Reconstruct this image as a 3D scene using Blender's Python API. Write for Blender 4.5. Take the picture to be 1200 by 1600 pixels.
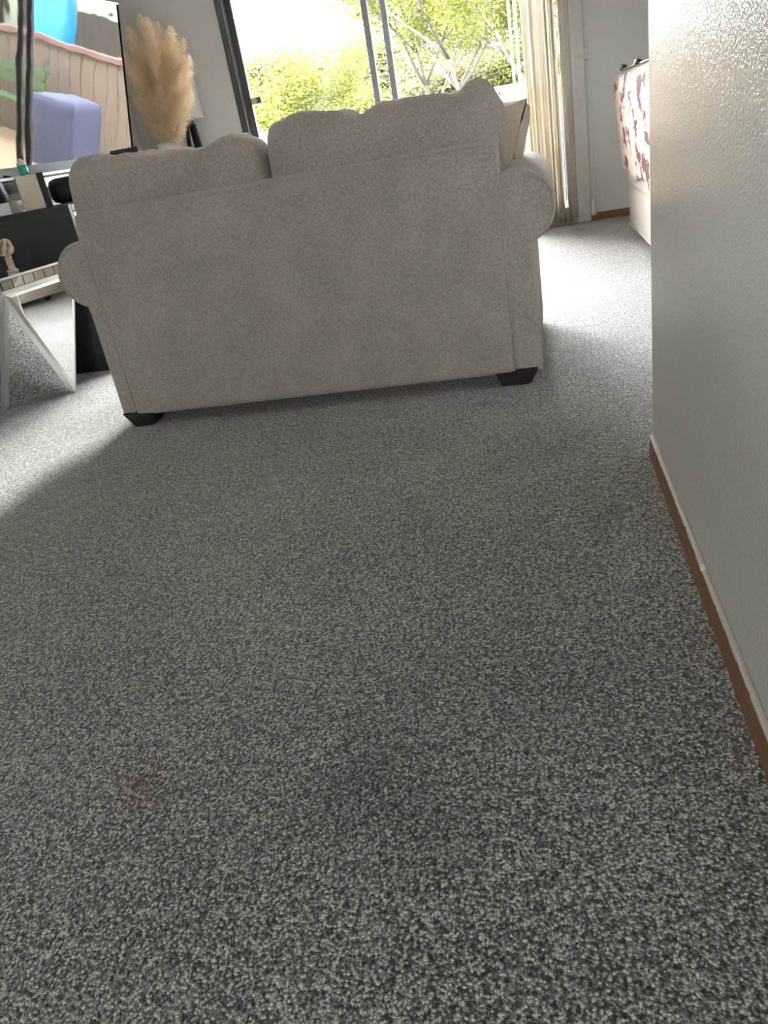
import bpy, bmesh, math, random
from mathutils import Vector, Matrix, noise
random.seed(7)
S = bpy.context.scene
COL = S.collection
for o in list(bpy.data.objects): bpy.data.objects.remove(o)

# ------------------------------------------------------------------ camera
CAM_H = 0.8
R = ((0.97402568, -0.07481126, -0.21372235),
     (0.15612219, -0.46176718, 0.87315344),
     (-0.16401167, -0.88384068, -0.4380934))
cd = bpy.data.cameras.new('camera'); cam = bpy.data.objects.new('camera', cd); COL.objects.link(cam)
cd.sensor_fit = 'VERTICAL'; cd.sensor_height = 36.0; cd.lens = 1202 / 1600 * 36
cd.clip_start = 0.02; cd.clip_end = 400
cam.matrix_world = Matrix(((R[0][0], -R[0][1], -R[0][2], 0), (R[1][0], -R[1][1], -R[1][2], 0),
                           (R[2][0], -R[2][1], -R[2][2], CAM_H), (0, 0, 0, 1)))
S.camera = cam
# ------------------------------------------------------------------ world and light
SKY = 98.0
w = bpy.data.worlds.new('sky'); S.world = w; w.use_nodes = True
wn = w.node_tree; bg = wn.nodes['Background']
bg.inputs[0].default_value = (0.97, 0.985, 1.0, 1); bg.inputs[1].default_value = SKY
S.view_settings.view_transform = 'Standard'; S.view_settings.look = 'None'
S.view_settings.gamma = 1.0; S.view_settings.use_curve_mapping = False
S.view_settings.exposure = 0.27
S.cycles.use_denoising = True
S.cycles.max_bounces = 14; S.cycles.diffuse_bounces = 8; S.cycles.transparent_max_bounces = 24
S.cycles.glossy_bounces = 6
sl = bpy.data.lights.new('hazy_sun', 'SUN'); sl.energy = 14.0; sl.angle = math.radians(6); sl.color = (1.0, 0.97, 0.92)
so = bpy.data.objects.new('hazy_sun', sl); COL.objects.link(so)
so.rotation_euler = Vector((0.022, 0.927, 0.375)).to_track_quat('Z', 'Y').to_euler()
DOOR_X0, DOOR_X1, DOOR_TOP = -1.958, 0.335, 2.06
WALL_Y = 5.92
def portal(name, loc, rot, sx, sy):
    l = bpy.data.lights.new(name, 'AREA'); l.shape = 'RECTANGLE'; l.size = sx; l.size_y = sy
    l.cycles.is_portal = True
    o = bpy.data.objects.new(name, l); COL.objects.link(o); o.location = loc; o.rotation_euler = rot
portal('door_portal', ((DOOR_X0 + DOOR_X1) / 2, 6.06, DOOR_TOP / 2), (math.radians(-90), 0, 0), DOOR_X1 - DOOR_X0, DOOR_TOP)
FILL_WIN = (-1.0, -0.45, 0.7, 1.2)     # unseen fill-light window added in the rear wall, behind the camera: x0,x1,z0,z1
REAR_Y = -2.6
portal('rear_portal', ((FILL_WIN[0] + FILL_WIN[1]) / 2, REAR_Y - 0.14, (FILL_WIN[2] + FILL_WIN[3]) / 2), (math.radians(90), 0, 0), FILL_WIN[1] - FILL_WIN[0], FILL_WIN[3] - FILL_WIN[2])

# ------------------------------------------------------------------ helpers
def link(o, parent=None):
    COL.objects.link(o)
    if parent is not None:
        o.parent = parent; o.matrix_parent_inverse = Matrix.Translation(-parent.location)
    return o
def thing(name, label, cat, loc=(0, 0, 0), group=None, kind=None):
    o = bpy.data.objects.new(name, None); o.location = loc; o.empty_display_size = 0.05
    COL.objects.link(o); tag(o, label, cat, group, kind); return o
def tag(o, label=None, cat=None, group=None, kind=None):
    if label: o['label'] = label
    if cat: o['category'] = cat
    if group: o['group'] = group
    if kind: o['kind'] = kind
    return o
def mesh(name, verts, faces, mat, parent=None, smooth=False):
    me = bpy.data.meshes.new(name); me.from_pydata([tuple(v) for v in verts], [], faces); me.update()
    if mat: me.materials.append(mat)
    if smooth: me.polygons.foreach_set('use_smooth', [True] * len(me.polygons))
    return link(bpy.data.objects.new(name, me), parent)
def from_bm(name, bm, mat, parent=None, smooth=False):
    me = bpy.data.meshes.new(name); bm.normal_update(); bm.to_mesh(me); bm.free()
    if mat: me.materials.append(mat)
    if smooth: me.polygons.foreach_set('use_smooth', [True] * len(me.polygons))
    return link(bpy.data.objects.new(name, me), parent)
def bm_box(bm, lo, hi, M=None):
    vs = [bm.verts.new((x, y, z)) for x in (lo[0], hi[0]) for y in (lo[1], hi[1]) for z in (lo[2], hi[2])]
    if M is not None:
        for v in vs: v.co = M @ v.co
    for f in ((0, 1, 3, 2), (4, 6, 7, 5), (0, 4, 5, 1), (2, 3, 7, 6), (0, 2, 6, 4), (1, 5, 7, 3)):
        bm.faces.new([vs[i] for i in f])
    return vs
def box(name, lo, hi, mat, parent=None, bevel=0.0, seg=2, M=None, smooth=False):
    bm = bmesh.new(); bm_box(bm, lo, hi, M)
    bmesh.ops.recalc_face_normals(bm, faces=bm.faces)
    if bevel: bmesh.ops.bevel(bm, geom=list(bm.edges), offset=bevel, segments=seg, profile=0.5, affect='EDGES')
    return from_bm(name, bm, mat, parent, smooth)
def bm_tube(bm, pts, rad, n=8, closed=False):
    """swept tube along pts; rad is a number or a list"""
    pts = [Vector(p) for p in pts]; m = len(pts); rings = []
    up = None
    for i, p in enumerate(pts):
        a = pts[(i - 1) % m] if (closed or i > 0) else p
        b = pts[(i + 1) % m] if (closed or i < m - 1) else p
        t = (b - a).normalized()
        if up is None:
            up = t.orthogonal().normalized()
        else:
            up = (up - t * up.dot(t));  up = up.normalized() if up.length > 1e-6 else t.orthogonal().normalized()
        s = t.cross(up); r = rad[i] if isinstance(rad, (list, tuple)) else rad
        rings.append([bm.verts.new(p + (up * math.cos(2 * math.pi * k / n) + s * math.sin(2 * math.pi * k / n)) * r) for k in range(n)])
    for i in range(m if closed else m - 1):
        A, B = rings[i], rings[(i + 1) % m]
        for k in range(n):
            bm.faces.new((A[k], A[(k + 1) % n], B[(k + 1) % n], B[k]))
    if not closed:
        bm.faces.new(rings[0][::-1]); bm.faces.new(rings[-1])
def tube(name, pts, rad, mat, parent=None, n=8, closed=False, smooth=True):
    bm = bmesh.new(); bm_tube(bm, pts, rad, n, closed)
    bmesh.ops.recalc_face_normals(bm, faces=bm.faces)
    return from_bm(name, bm, mat, parent, smooth)
def lathe(name, prof, mat, loc, parent=None, n=28, smooth=True):
    v = []; f = []
    for r, z in prof:
        for k in range(n):
            a = 2 * math.pi * k / n; v.append((loc[0] + r * math.cos(a), loc[1] + r * math.sin(a), loc[2] + z))
    for i in range(len(prof) - 1):
        for k in range(n):
            f.append((i * n + k, i * n + (k + 1) % n, (i + 1) * n + (k + 1) % n, (i + 1) * n + k))
    f.append(tuple(range(n))[::-1]); f.append(tuple((len(prof) - 1) * n + k for k in range(n)))
    return mesh(name, v, f, mat, parent, smooth)
def extrude_profile(name, prof, y0, y1, mat, parent=None, shift=None, ny=6, smooth=True, bevel=0.0):
    """closed XZ profile swept along Y; shift(x,z,t) -> dx"""
    v = []; f = []; n = len(prof)
    for j in range(ny + 1):
        t = j / ny
        for x, z in prof:
            v.append((x + (shift(x, z, t) if shift else 0), y0 + (y1 - y0) * t, z))
    for j in range(ny):
        for k in range(n):
            f.append((j * n + k, j * n + (k + 1) % n, (j + 1) * n + (k + 1) % n, (j + 1) * n + k))
    f.append(tuple(range(n))[::-1]); f.append(tuple(ny * n + k for k in range(n)))
    bm = bmesh.new(); vs = [bm.verts.new(q) for q in v]
    for q in f: bm.faces.new([vs[i] for i in q])
    bmesh.ops.recalc_face_normals(bm, faces=bm.faces)
    if bevel:
        caps = [fc for fc in bm.faces if len(fc.verts) == n]
        ed = {e for fc in caps for e in fc.edges}
        bmesh.ops.bevel(bm, geom=list(ed), offset=bevel, segments=3, profile=0.5, affect='EDGES')
    o = from_bm(name, bm, mat, parent, False)
    for p in o.data.polygons: p.use_smooth = smooth
    return o
def fbm(p, s, seed=0.0):
    return noise.fractal(Vector((p[0] * s + seed, p[1] * s - seed, p[2] * s + 2 * seed)), 1.0, 2.0, 3)

# ------------------------------------------------------------------ materials
class NT:
    def __init__(s, name):
        s.m = bpy.data.materials.new(name); s.m.use_nodes = True; s.t = s.m.node_tree
        s.b = s.t.nodes['Principled BSDF']; s.out = s.t.nodes['Material Output']
    def n(s, typ, **kw):
        nd = s.t.nodes.new(typ)
        for k, v in kw.items():
            if k.startswith('i_'):
                key = k[2:]; key = int(key) if key.isdigit() else key.replace('_', ' ')
                nd.inputs[key].default_value = v
            else: setattr(nd, k, v)
        return nd
    def l(s, a, b): s.t.links.new(a, b)
    def coord(s, scale=(1, 1, 1), kind='Object', rot=(0, 0, 0)):
        tc = s.n('ShaderNodeTexCoord'); mp = s.n('ShaderNodeMapping'); mp.inputs['Scale'].default_value = scale
        mp.inputs['Rotation'].default_value = rot
        s.l(tc.outputs[kind], mp.inputs[0]); return mp.outputs[0]
    def ramp(s, fac, stops, interp='LINEAR'):
        r = s.n('ShaderNodeValToRGB'); r.color_ramp.interpolation = interp
        e = r.color_ramp.elements
        while len(e) < len(stops): e.new(0.5)
        for i, (p, c) in enumerate(stops):
            e[i].position = p; e[i].color = (*c, 1) if len(c) == 3 else c
        s.l(fac, r.inputs[0]); return r.outputs[0]
    def mix(s, fac, a, b, typ='MIX'):
        m = s.n('ShaderNodeMix', data_type='RGBA', blend_type=typ)
        for sock, val in ((m.inputs[0], fac), (m.inputs[6], a), (m.inputs[7], b)):
            if hasattr(val, 'links'): s.l(val, sock)
            elif isinstance(val, (int, float)): sock.default_value = val
            else: sock.default_value = (*val, 1)
        return m.outputs[2]
    def math(s, op, a, b=0.0, clamp=False):
        m = s.n('ShaderNodeMath', operation=op, use_clamp=clamp)
        for i, val in enumerate((a, b)):
            if hasattr(val, 'links'): s.l(val, m.inputs[i])
            else: m.inputs[i].default_value = val
        return m.outputs[0]
    def noise(s, vec, scale, detail=3, rough=0.55):
        nd = s.n('ShaderNodeTexNoise'); nd.inputs['Scale'].default_value = scale; nd.inputs['Detail'].default_value = detail
        nd.inputs['Roughness'].default_value = rough
        s.l(vec, nd.inputs['Vector']); return nd.outputs['Fac']
    def bump(s, h, strength, dist):
        b = s.n('ShaderNodeBump'); b.inputs['Strength'].default_value = strength; b.inputs['Distance'].default_value = dist
        s.l(h, b.inputs['Height']); s.l(b.outputs[0], s.b.inputs['Normal'])
    def base(s, col, rough=0.5, metal=0.0, spec=0.5):
        if hasattr(col, 'links'): s.l(col, s.b.inputs['Base Color'])
        else: s.b.inputs['Base Color'].default_value = (*col, 1)
        s.b.inputs['Roughness'].default_value = rough; s.b.inputs['Metallic'].default_value = metal
        s.b.inputs['Specular IOR Level'].default_value = spec
        return s

def plain(name, col, rough=0.5, metal=0.0, spec=0.5, var=0.12, scale=30):
    t = NT(name); v = t.coord()
    f = t.noise(v, scale)
    c = t.mix(f, tuple(x * (1 - var) for x in col), tuple(min(1, x * (1 + var)) for x in col))
    t.base(c, rough, metal, spec); return t.m
def fabric(name, col, weave=420, var=0.25, bumpd=0.0012, streak=(1, 1, 1)):
    t = NT(name); v = t.coord(streak)
    vo = t.n('ShaderNodeTexVoronoi'); vo.inputs['Scale'].default_value = weave; t.l(v, vo.inputs['Vector'])
    n1 = t.noise(v, weave * 0.45, 2); n2 = t.noise(t.coord(), 7, 4)
    k = t.math('ADD', t.math('MULTIPLY', n1, 0.7), t.math('MULTIPLY', n2, 0.3))
    c = t.mix(t.ramp(k, [(0.35, (0, 0, 0)), (0.65, (1, 1, 1))]), tuple(x * (1 - var) for x in col), tuple(min(1, x * (1 + var)) for x in col))
    t.base(c, 0.95, 0, 0.15)
    t.b.inputs['Sheen Weight'].default_value = 0.25; t.b.inputs['Sheen Roughness'].default_value = 0.5
    h = t.math('ADD', vo.outputs['Distance'], t.math('MULTIPLY', n1, 0.8))
    t.bump(h, 0.6, bumpd); return t.m
def wood(name, dark, light, along='Y', rough=0.5, sc=1.0):
    t = NT(name); s = {'X': (3, 40, 40), 'Y': (40, 3, 40), 'Z': (40, 40, 3)}[along]
    v = t.coord(tuple(q * sc for q in s)); n = t.noise(v, 1.0, 4, 0.6)
    t.base(t.mix(n, dark, light), rough); t.bump(n, 0.15, 0.002); return t.m

def m_carpet():
    t = NT('carpet_loop_pile'); v = t.coord()
    # wobble the coordinates so the tufts do not sit on a lattice
    vo = t.n('ShaderNodeTexVoronoi'); vo.inputs['Scale'].default_value = 270; t.l(v, vo.inputs['Vector'])
    n_big = t.noise(v, 2.2, 4); n_mid = t.noise(v, 210, 3, 0.6); n_f = t.noise(v, 420, 2)
    sep = t.n('ShaderNodeSeparateColor'); t.l(vo.outputs['Color'], sep.inputs[0])
    nm = t.math('ADD', t.math('MULTIPLY', t.math('SUBTRACT', n_mid, 0.5), 3.0), 0.5)
    k = t.math('ADD', t.math('MULTIPLY', sep.outputs[0], 0.5), t.math('MULTIPLY', nm, 0.5))
    k = t.math('ADD', k, t.math('MULTIPLY', t.math('SUBTRACT', n_big, 0.5), 0.25))
    n_lo = t.noise(t.coord((1, 0.6, 1)), 120, 2, 0.6)  # coarse grain in the colour, standing in for tuft shadowing at a distance
    k = t.math('ADD', k, t.math('MULTIPLY', t.math('SUBTRACT', n_lo, 0.5), 0.9))
    c = t.ramp(k, [(0.18, (0.05, 0.049, 0.046)), (0.42, (0.29, 0.284, 0.27)), (0.62, (0.64, 0.627, 0.60)), (0.78, (1.0, 0.985, 0.95))])
    gap = t.ramp(vo.outputs['Distance'], [(0.15, (1.0, 1.0, 1.0)), (0.45, (0.75, 0.75, 0.75)), (0.85, (0.12, 0.12, 0.12))])  # shade between the tufts put into the colour
    c = t.mix(0.85, c, gap, 'MULTIPLY')
    # old stains, each with a place and shape of its own
    def spot(x, y, rx, ry, col, amt, c):
        mp = t.n('ShaderNodeMapping', vector_type='TEXTURE'); mp.inputs['Location'].default_value = (x, y, 0); mp.inputs['Scale'].default_value = (rx, ry, 1)
        t.l(v, mp.inputs[0]); ln = t.n('ShaderNodeVectorMath', operation='LENGTH'); t.l(mp.outputs[0], ln.inputs[0])
        d = t.math('ADD', ln.outputs['Value'], t.math('MULTIPLY', t.math('SUBTRACT', n_mid, 0.5), 0.9))
        f = t.math('MULTIPLY', t.math('SUBTRACT', 1.0, d, True), amt, True)
        return t.mix(f, c, t.mix(1.0, c, col, 'MULTIPLY'))
    for s_ in STAINS: c = spot(*s_, c)
    t.base(c, 0.7, 0, 0.25)
    t.b.inputs['Sheen Weight'].default_value = 0.45; t.b.inputs['Sheen Roughness'].default_value = 0.5
    h = t.math('ADD', t.math('MULTIPLY', t.math('SUBTRACT', 0.7, vo.outputs['Distance']), 1.0), t.math('MULTIPLY', n_mid, 1.4))
    h = t.math('ADD', h, t.math('MULTIPLY', n_f, 0.15))
    t.bump(h, 0.9, 0.0035); return t.m
STAINS = [(-0.62, 0.75, 0.05, 0.05, (0.72, 0.5, 0.4), 0.9), (-0.28, 0.77, 0.10, 0.16, (0.45, 0.45, 0.46), 0.7), (-0.18, 0.68, 0.09, 0.12, (0.5, 0.52, 0.5), 0.6),
          (0.13, 1.52, 0.05, 0.06, (0.4, 0.42, 0.42), 0.8), (0.14, 1.21, 0.05, 0.05, (0.4, 0.42, 0.42), 0.7), (-0.33, 1.29, 0.03, 0.025, (0.4, 0.4, 0.4), 0.6),
          (-0.18, 2.29, 0.06, 0.03, (0.35, 0.35, 0.36), 0.9), (0.0, 1.9, 0.25, 0.3, (0.75, 0.76, 0.78), 0.6), (-0.05, 0.95, 0.3, 0.2, (0.8, 0.8, 0.8), 0.6)]
CARPET = m_carpet()

def m_wall(name, col, rough, peel=140, strength=0.5, dist=0.0012, spec=0.5):
    t = NT(name); v = t.coord()
    n = t.noise(v, peel, 2, 0.5); n2 = t.noise(v, 1.6, 3)
    c = t.mix(n2, tuple(x * 0.95 for x in col), tuple(x * 1.05 for x in col))
    t.base(c, rough, 0, spec); t.bump(n, strength, dist); return t.m
WALL = m_wall('grey_wall_paint', (0.68, 0.68, 0.69), 0.55, 120, 0.3, 0.001, 0.35)
GLOSSWALL = m_wall('grey_semigloss_wall_paint', (0.67, 0.655, 0.62), 0.18, 210, 0.8, 0.0022, 0.06)
CEIL = m_wall('white_ceiling_paint', (0.88, 0.88, 0.87), 0.8, 60, 0.4, 0.002, 0.2)
def m_base():
    t = NT('oak_baseboard_with_paint_edge'); tc = t.coord()
    n = t.noise(t.coord((40, 3, 40)), 1.0, 4, 0.6)
    c = t.mix(n, (0.16, 0.065, 0.025), (0.33, 0.16, 0.075))
    sep = t.n('ShaderNodeSeparateXYZ'); t.l(tc, sep.inputs[0])
    wob = t.noise(t.coord((1, 9, 1)), 3.0, 4, 0.7)
    z = t.math('ADD', sep.outputs[2], t.math('MULTIPLY', t.math('SUBTRACT', wob, 0.5), 0.022))
    paint = t.math('GREATER_THAN', z, 0.0575)
    c = t.mix(paint, c, (0.62, 0.60, 0.55)); t.base(c, 0.45); return t.m
BASEB = m_base()
DWOOD = wood('dark_oak_trim', (0.13, 0.055, 0.03), (0.27, 0.13, 0.07), 'X', 0.45)
SOFA = fabric('taupe_chenille', (0.365, 0.33, 0.295), 330, 0.22, 0.0014)
SOFA2 = fabric('beige_microfibre', (0.40, 0.35, 0.30), 300, 0.08, 0.0006)
PILLOW = fabric('beige_pillow_fabric', (0.50, 0.44, 0.36), 350, 0.12, 0.001)
BLACK = plain('black_plastic', (0.012, 0.012, 0.013), 0.45)
BLACKWOOD = plain('black_stained_wood', (0.02, 0.02, 0.022), 0.4)
CHAR = plain('charcoal_laminate', (0.022, 0.023, 0.025), 0.42)
WHITE = plain('white_gloss_lacquer', (0.78, 0.78, 0.77), 0.3)
SILVER = plain('brushed_silver', (0.62, 0.63, 0.64), 0.32, 0.7)
GREYFRAME = plain('dark_bronze_aluminium', (0.10, 0.098, 0.105), 0.4, 0.3)
GREYFRAME2 = plain('mill_aluminium', (0.32, 0.32, 0.33), 0.4, 0.3)
TRIM = plain('grey_trim_paint', (0.60, 0.60, 0.60), 0.4)
CREAM = plain('cream_card', (0.62, 0.57, 0.47), 0.6)
TEAL = plain('teal_glaze', (0.03, 0.30, 0.23), 0.25)
ROPE = fabric('natural_rope', (0.55, 0.47, 0.37), 250, 0.3, 0.002)
PORCELAIN = plain('white_porcelain', (0.75, 0.75, 0.73), 0.25)
CORD = plain('white_cord', (0.72, 0.70, 0.65), 0.5)
def m_mirror(name, rough=0.02, tint=(0.86, 0.88, 0.88)):
    t = NT(name); v = t.coord(); n = t.noise(v, 6, 2)
    t.base(t.mix(n, tuple(x * 0.97 for x in tint), tint), rough, 1.0); return t.m
MIRROR = m_mirror('mirror_glass'); BEVELM = m_mirror('bevelled_mirror_edge', 0.35, (0.93, 0.94, 0.94))
def m_screen():
    t = NT('glossy_black_screen'); v = t.coord(); n = t.noise(v, 3.0, 2)
    t.base((0.006, 0.006, 0.007), 0.025, 0, 0.5); t.b.inputs['IOR'].default_value = 1.52
    t.bump(n, 0.25, 0.004); return t.m
SCREEN = m_screen()
def m_glass():
    t = NT('clear_window_glass'); n = t.t.nodes
    tr = t.n('ShaderNodeBsdfTransparent'); tr.inputs[0].default_value = (0.97, 0.98, 0.975, 1)
    gl = t.n('ShaderNodeBsdfGlossy'); gl.inputs['Roughness'].default_value = 0.0
    fr = t.n('ShaderNodeFresnel'); fr.inputs[0].default_value = 1.45
    mx = t.n('ShaderNodeMixShader'); t.l(fr.outputs[0], mx.inputs[0]); t.l(tr.outputs[0], mx.inputs[1]); t.l(gl.outputs[0], mx.inputs[2])
    t.l(mx.outputs[0], t.out.inputs[0]); return t.m
GLASS = m_glass()
def m_translucent(name, col, amt, var=0.2, scale=12, rough=0.8):
    t = NT(name); v = t.coord(); n = t.noise(v, scale, 2)
    c = t.mix(n, tuple(x * (1 - var) for x in col), tuple(x * (1 + var) for x in col))
    t.base(c, rough, 0, 0.2)
    tl = t.n('ShaderNodeBsdfTranslucent'); t.l(c, tl.inputs[0])
    mx = t.n('ShaderNodeMixShader'); mx.inputs[0].default_value = amt
    t.l(t.b.outputs[0], mx.inputs[1]); t.l(tl.outputs[0], mx.inputs[2]); t.l(mx.outputs[0], t.out.inputs[0]); return t.m
VANE = m_translucent('ivory_vinyl_vane', (0.80, 0.76, 0.66), 0.2, 0.05, 40, 0.5)
PAMPAS = m_translucent('dried_pampas_plume', (0.97, 0.89, 0.76), 0.5, 0.03, 25, 0.9)
SHADE = m_translucent('white_lamp_shade_linen', (0.78, 0.78, 0.76), 0.15, 0.04, 60)
LEAF = [m_translucent('spring_leaf_a', (0.042, 0.046, 0.005), 0.45, 0.35, 2), m_translucent('spring_leaf_b', (0.044, 0.045, 0.010), 0.45, 0.35, 2),
        m_translucent('spring_leaf_c', (0.054, 0.052, 0.022), 0.45, 0.35, 2)]
BARK = plain('tree_bark', (0.026, 0.021, 0.019), 0.9, 0, 0.2, 0.3, 40)
def m_hide():
    t = NT('cowhide_print_throw'); v = t.coord((5, 4.6, 7.5))
    n = t.noise(v, 1.6, 3, 0.6); f = t.noise(t.coord((30, 30, 9)), 1.0, 3, 0.6)
    k = t.math('ADD', n, t.math('MULTIPLY', t.math('SUBTRACT', f, 0.5), 0.22))
    c = t.ramp(k, [(0.0, (0.085, 0.04, 0.04)), (0.43, (0.115, 0.05, 0.05)), (0.455, (0.52, 0.41, 0.365)), (1.0, (0.56, 0.47, 0.42))])
    t.base(c, 0.9, 0, 0.15); t.bump(f, 0.4, 0.003); return t.m
HIDE = m_hide()

# ------------------------------------------------------------------ the room
X_L, X_R, H = -2.75, 2.1, 2.44
HX, HY = 0.2460, 1.785                    # hall wall face and its end
def struct(o): o['kind'] = 'structure'; return o
struct(box('floor', (X_L, REAR_Y, -0.08), (X_R, WALL_Y + 0.06, 0), CARPET))
struct(box('ceiling', (X_L - 0.12, REAR_Y - 0.12, H), (X_R + 0.12, WALL_Y + 0.14, H + 0.08), CEIL))
def wall_with_hole(name, x0, x1, y0, y1, hx0, hx1, hz0, hz1, mat):
    bm = bmesh.new()
    for lo, hi in (((x0, y0, 0), (hx0, y1, H)), ((hx1, y0, 0), (x1, y1, H)), ((hx0, y0, hz1), (hx1, y1, H))): bm_box(bm, lo, hi)
    if hz0 > 0.01: bm_box(bm, (hx0, y0, 0), (hx1, y1, hz0))
    bmesh.ops.recalc_face_normals(bm, faces=bm.faces)
    return struct(from_bm(name, bm, mat))
wall_with_hole('wall_back', X_L - 0.12, X_R + 0.12, WALL_Y, WALL_Y + 0.14, DOOR_X0, DOOR_X1, 0, DOOR_TOP, WALL)
wall_with_hole('wall_rear', X_L - 0.12, X_R + 0.12, REAR_Y - 0.12, REAR_Y, *FILL_WIN, WALL)
struct(box('wall_left', (X_L - 0.12, REAR_Y, 0), (X_L, WALL_Y, H), WALL))
struct(box('wall_right', (X_R, HY, 0), (X_R + 0.12, WALL_Y, H), WALL))
struct(box('wall_hall', (HX, REAR_Y, 0), (HX + 0.125, HY, H), GLOSSWALL, None, 0.004))
struct(box('wall_hall_end', (HX + 0.125, HY - 0.12, 0), (X_R, HY, H), WALL))
# baseboards
bb = thing('baseboard_right', None, None, (HX, 0, 0), None, 'structure')
box('board', (HX - 0.0100, REAR_Y, 0.0), (HX, 1.655, 0.062), BASEB, bb, 0.003)
box('board', (HX - 0.0100, 1.657, 0.0), (HX, HY - 0.012, 0.0625), BASEB, bb, 0.003)
fl_ = bmesh.new(); bm_box(fl_, (HX - 0.0115, 1.165, 0.0585), (HX - 0.004, 1.177, 0.066)); from_bm('paint_chip', fl_, WHITE, bb)
struct(box('baseboard_back', (DOOR_X1 + 0.01, WALL_Y - 0.012, 0), (X_R, WALL_Y, 0.05), DWOOD, None, 0.003))
struct(box('baseboard_left', (X_L, -2.5, 0), (X_L + 0.012, WALL_Y - 0.01, 0.05), DWOOD, None, 0.003))
struct(box('trim_1', (DOOR_X1 - 0.002, WALL_Y - 0.014, 0.0), (DOOR_X1 + 0.085, WALL_Y, DOOR_TOP + 0.07), TRIM, None, 0.003))

# sliding glass door
door = thing('door_1', None, None, ((DOOR_X0 + DOOR_X1) / 2, WALL_Y, 0), None, 'structure')
fy0, fy1 = WALL_Y - 0.01, WALL_Y + 0.12
box('frame', (DOOR_X0 - 0.004, fy0, 0), (DOOR_X0 + 0.045, fy1, DOOR_TOP), GREYFRAME, door, 0.003)
box('frame', (DOOR_X1 - 0.003, fy0 + 0.03, 0), (DOOR_X1 + 0.004, fy1, DOOR_TOP), GREYFRAME, door)
box('frame', (DOOR_X0, fy0, DOOR_TOP - 0.045), (DOOR_X1, fy1, DOOR_TOP), GREYFRAME, door, 0.003)
box('threshold', (DOOR_X0, fy0, -0.02), (DOOR_X1, fy1, 0.03), GREYFRAME2, door, 0.004)
def sash(x0, x1, y, mat, matr):
    s = box('sash', (x0, y, 0.03), (x0 + 0.042, y + 0.03, DOOR_TOP - 0.045), mat, door, 0.002)
    box('stile', (x1 - 0.042, y, 0.03), (x1, y + 0.03, DOOR_TOP - 0.045), matr, s, 0.002)
    box('rail', (x0 + 0.042, y, 0.03), (x1 - 0.042, y + 0.03, 0.11), mat, s, 0.002)
    box('rail', (x0 + 0.042, y, DOOR_TOP - 0.11), (x1 - 0.042, y + 0.03, DOOR_TOP - 0.045), mat, s, 0.002)
    box('pane', (x0 + 0.04, y + 0.012, 0.1), (x1 - 0.04, y + 0.018, DOOR_TOP - 0.1), GLASS, s)
sash(DOOR_X0 + 0.045, -0.825, WALL_Y + 0.06, GREYFRAME, GREYFRAME)
sash(-0.985, DOOR_X1 - 0.003, WALL_Y + 0.015, GREYFRAME2, GREYFRAME2)
# security sticker on the glass by the left jamb
st = thing('window_sticker', 'small grey rectangular sticker with a dark square on the door glass', 'sticker', (-1.83, WALL_Y + 0.07, 1.13))
box('sticker_sheet', (-1.902, WALL_Y + 0.068, 1.118), (-1.80, WALL_Y + 0.0715, 1.158), plain('sticker_grey', (0.6, 0.6, 0.62), 0.5), st)
box('sticker_square', (-1.832, WALL_Y + 0.0665, 1.122), (-1.804, WALL_Y + 0.068, 1.154), plain('sticker_dark', (0.02, 0.02, 0.03), 0.5), st)
for i in range(3): box('sticker_line', (-1.895, WALL_Y + 0.0668, 1.124 + i * 0.011), (-1.84 - 0.006 * (i % 2), WALL_Y + 0.068, 1.128 + i * 0.011), plain('sticker_line', (0.55, 0.55, 0.55), 0.5), st)
tube('sticker_mark', [(-1.818 + 0.008 * math.cos(a * 0.5), WALL_Y + 0.0662, 1.138 + 0.008 * math.sin(a * 0.5)) for a in range(2, 11)], 0.0016, WHITE, st, 6)

# added window, out of view behind the camera, lets in fill light
rw = thing('fill_window', None, None, ((FILL_WIN[0] + FILL_WIN[1]) / 2, REAR_Y, FILL_WIN[2]), None, 'structure')
for lo, hi in (((FILL_WIN[0], REAR_Y - 0.1, FILL_WIN[2]), (FILL_WIN[0] + 0.05, REAR_Y - 0.04, FILL_WIN[3])), ((FILL_WIN[1] - 0.05, REAR_Y - 0.1, FILL_WIN[2]), (FILL_WIN[1], REAR_Y - 0.04, FILL_WIN[3])),
               ((FILL_WIN[0], REAR_Y - 0.1, FILL_WIN[2]), (FILL_WIN[1], REAR_Y - 0.04, FILL_WIN[2] + 0.05)), ((FILL_WIN[0], REAR_Y - 0.1, FILL_WIN[3] - 0.05), (FILL_WIN[1], REAR_Y - 0.04, FILL_WIN[3]))):
    box('frame', lo, hi, WHITE, rw)
box('pane', (FILL_WIN[0] + 0.04, REAR_Y - 0.075, FILL_WIN[2] + 0.04), (FILL_WIN[1] - 0.04, REAR_Y - 0.07, FILL_WIN[3] - 0.04), GLASS, rw)

# ------------------------------------------------------------------ vertical blinds
vb = thing('vertical_blind', 'ivory vertical blind drawn open and bunched beside the glass door', 'blind', (0.17, WALL_Y - 0.08, 0))
box('headrail', (DOOR_X0 - 0.05, WALL_Y - 0.10, 2.10), (DOOR_X1 + 0.12, WALL_Y - 0.055, 2.15), WHITE, vb, 0.004)
def vane_mesh():
    v = []; f = []; n = 6; W = 0.089
    for z in (0.025, 2.085):
        for i in range(n + 1):
            s = (i / n - 0.5); v.append((s * W, 0.006 * (1 - 4 * s * s), z))
    for i in range(n): f.append((i, i + 1, n + 2 + i, n + 1 + i))
    me = bpy.data.meshes.new('slat'); me.from_pydata(v, [], f); me.materials.append(VANE)
    me.polygons.foreach_set('use_smooth', [True] * n); return me
vm = vane_mesh()
vx = [-0.035, 0.002, 0.040] + [0.058 + 0.0142 * i + 0.0035 * math.sin(i * 2.3) for i in range(17)]
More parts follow.
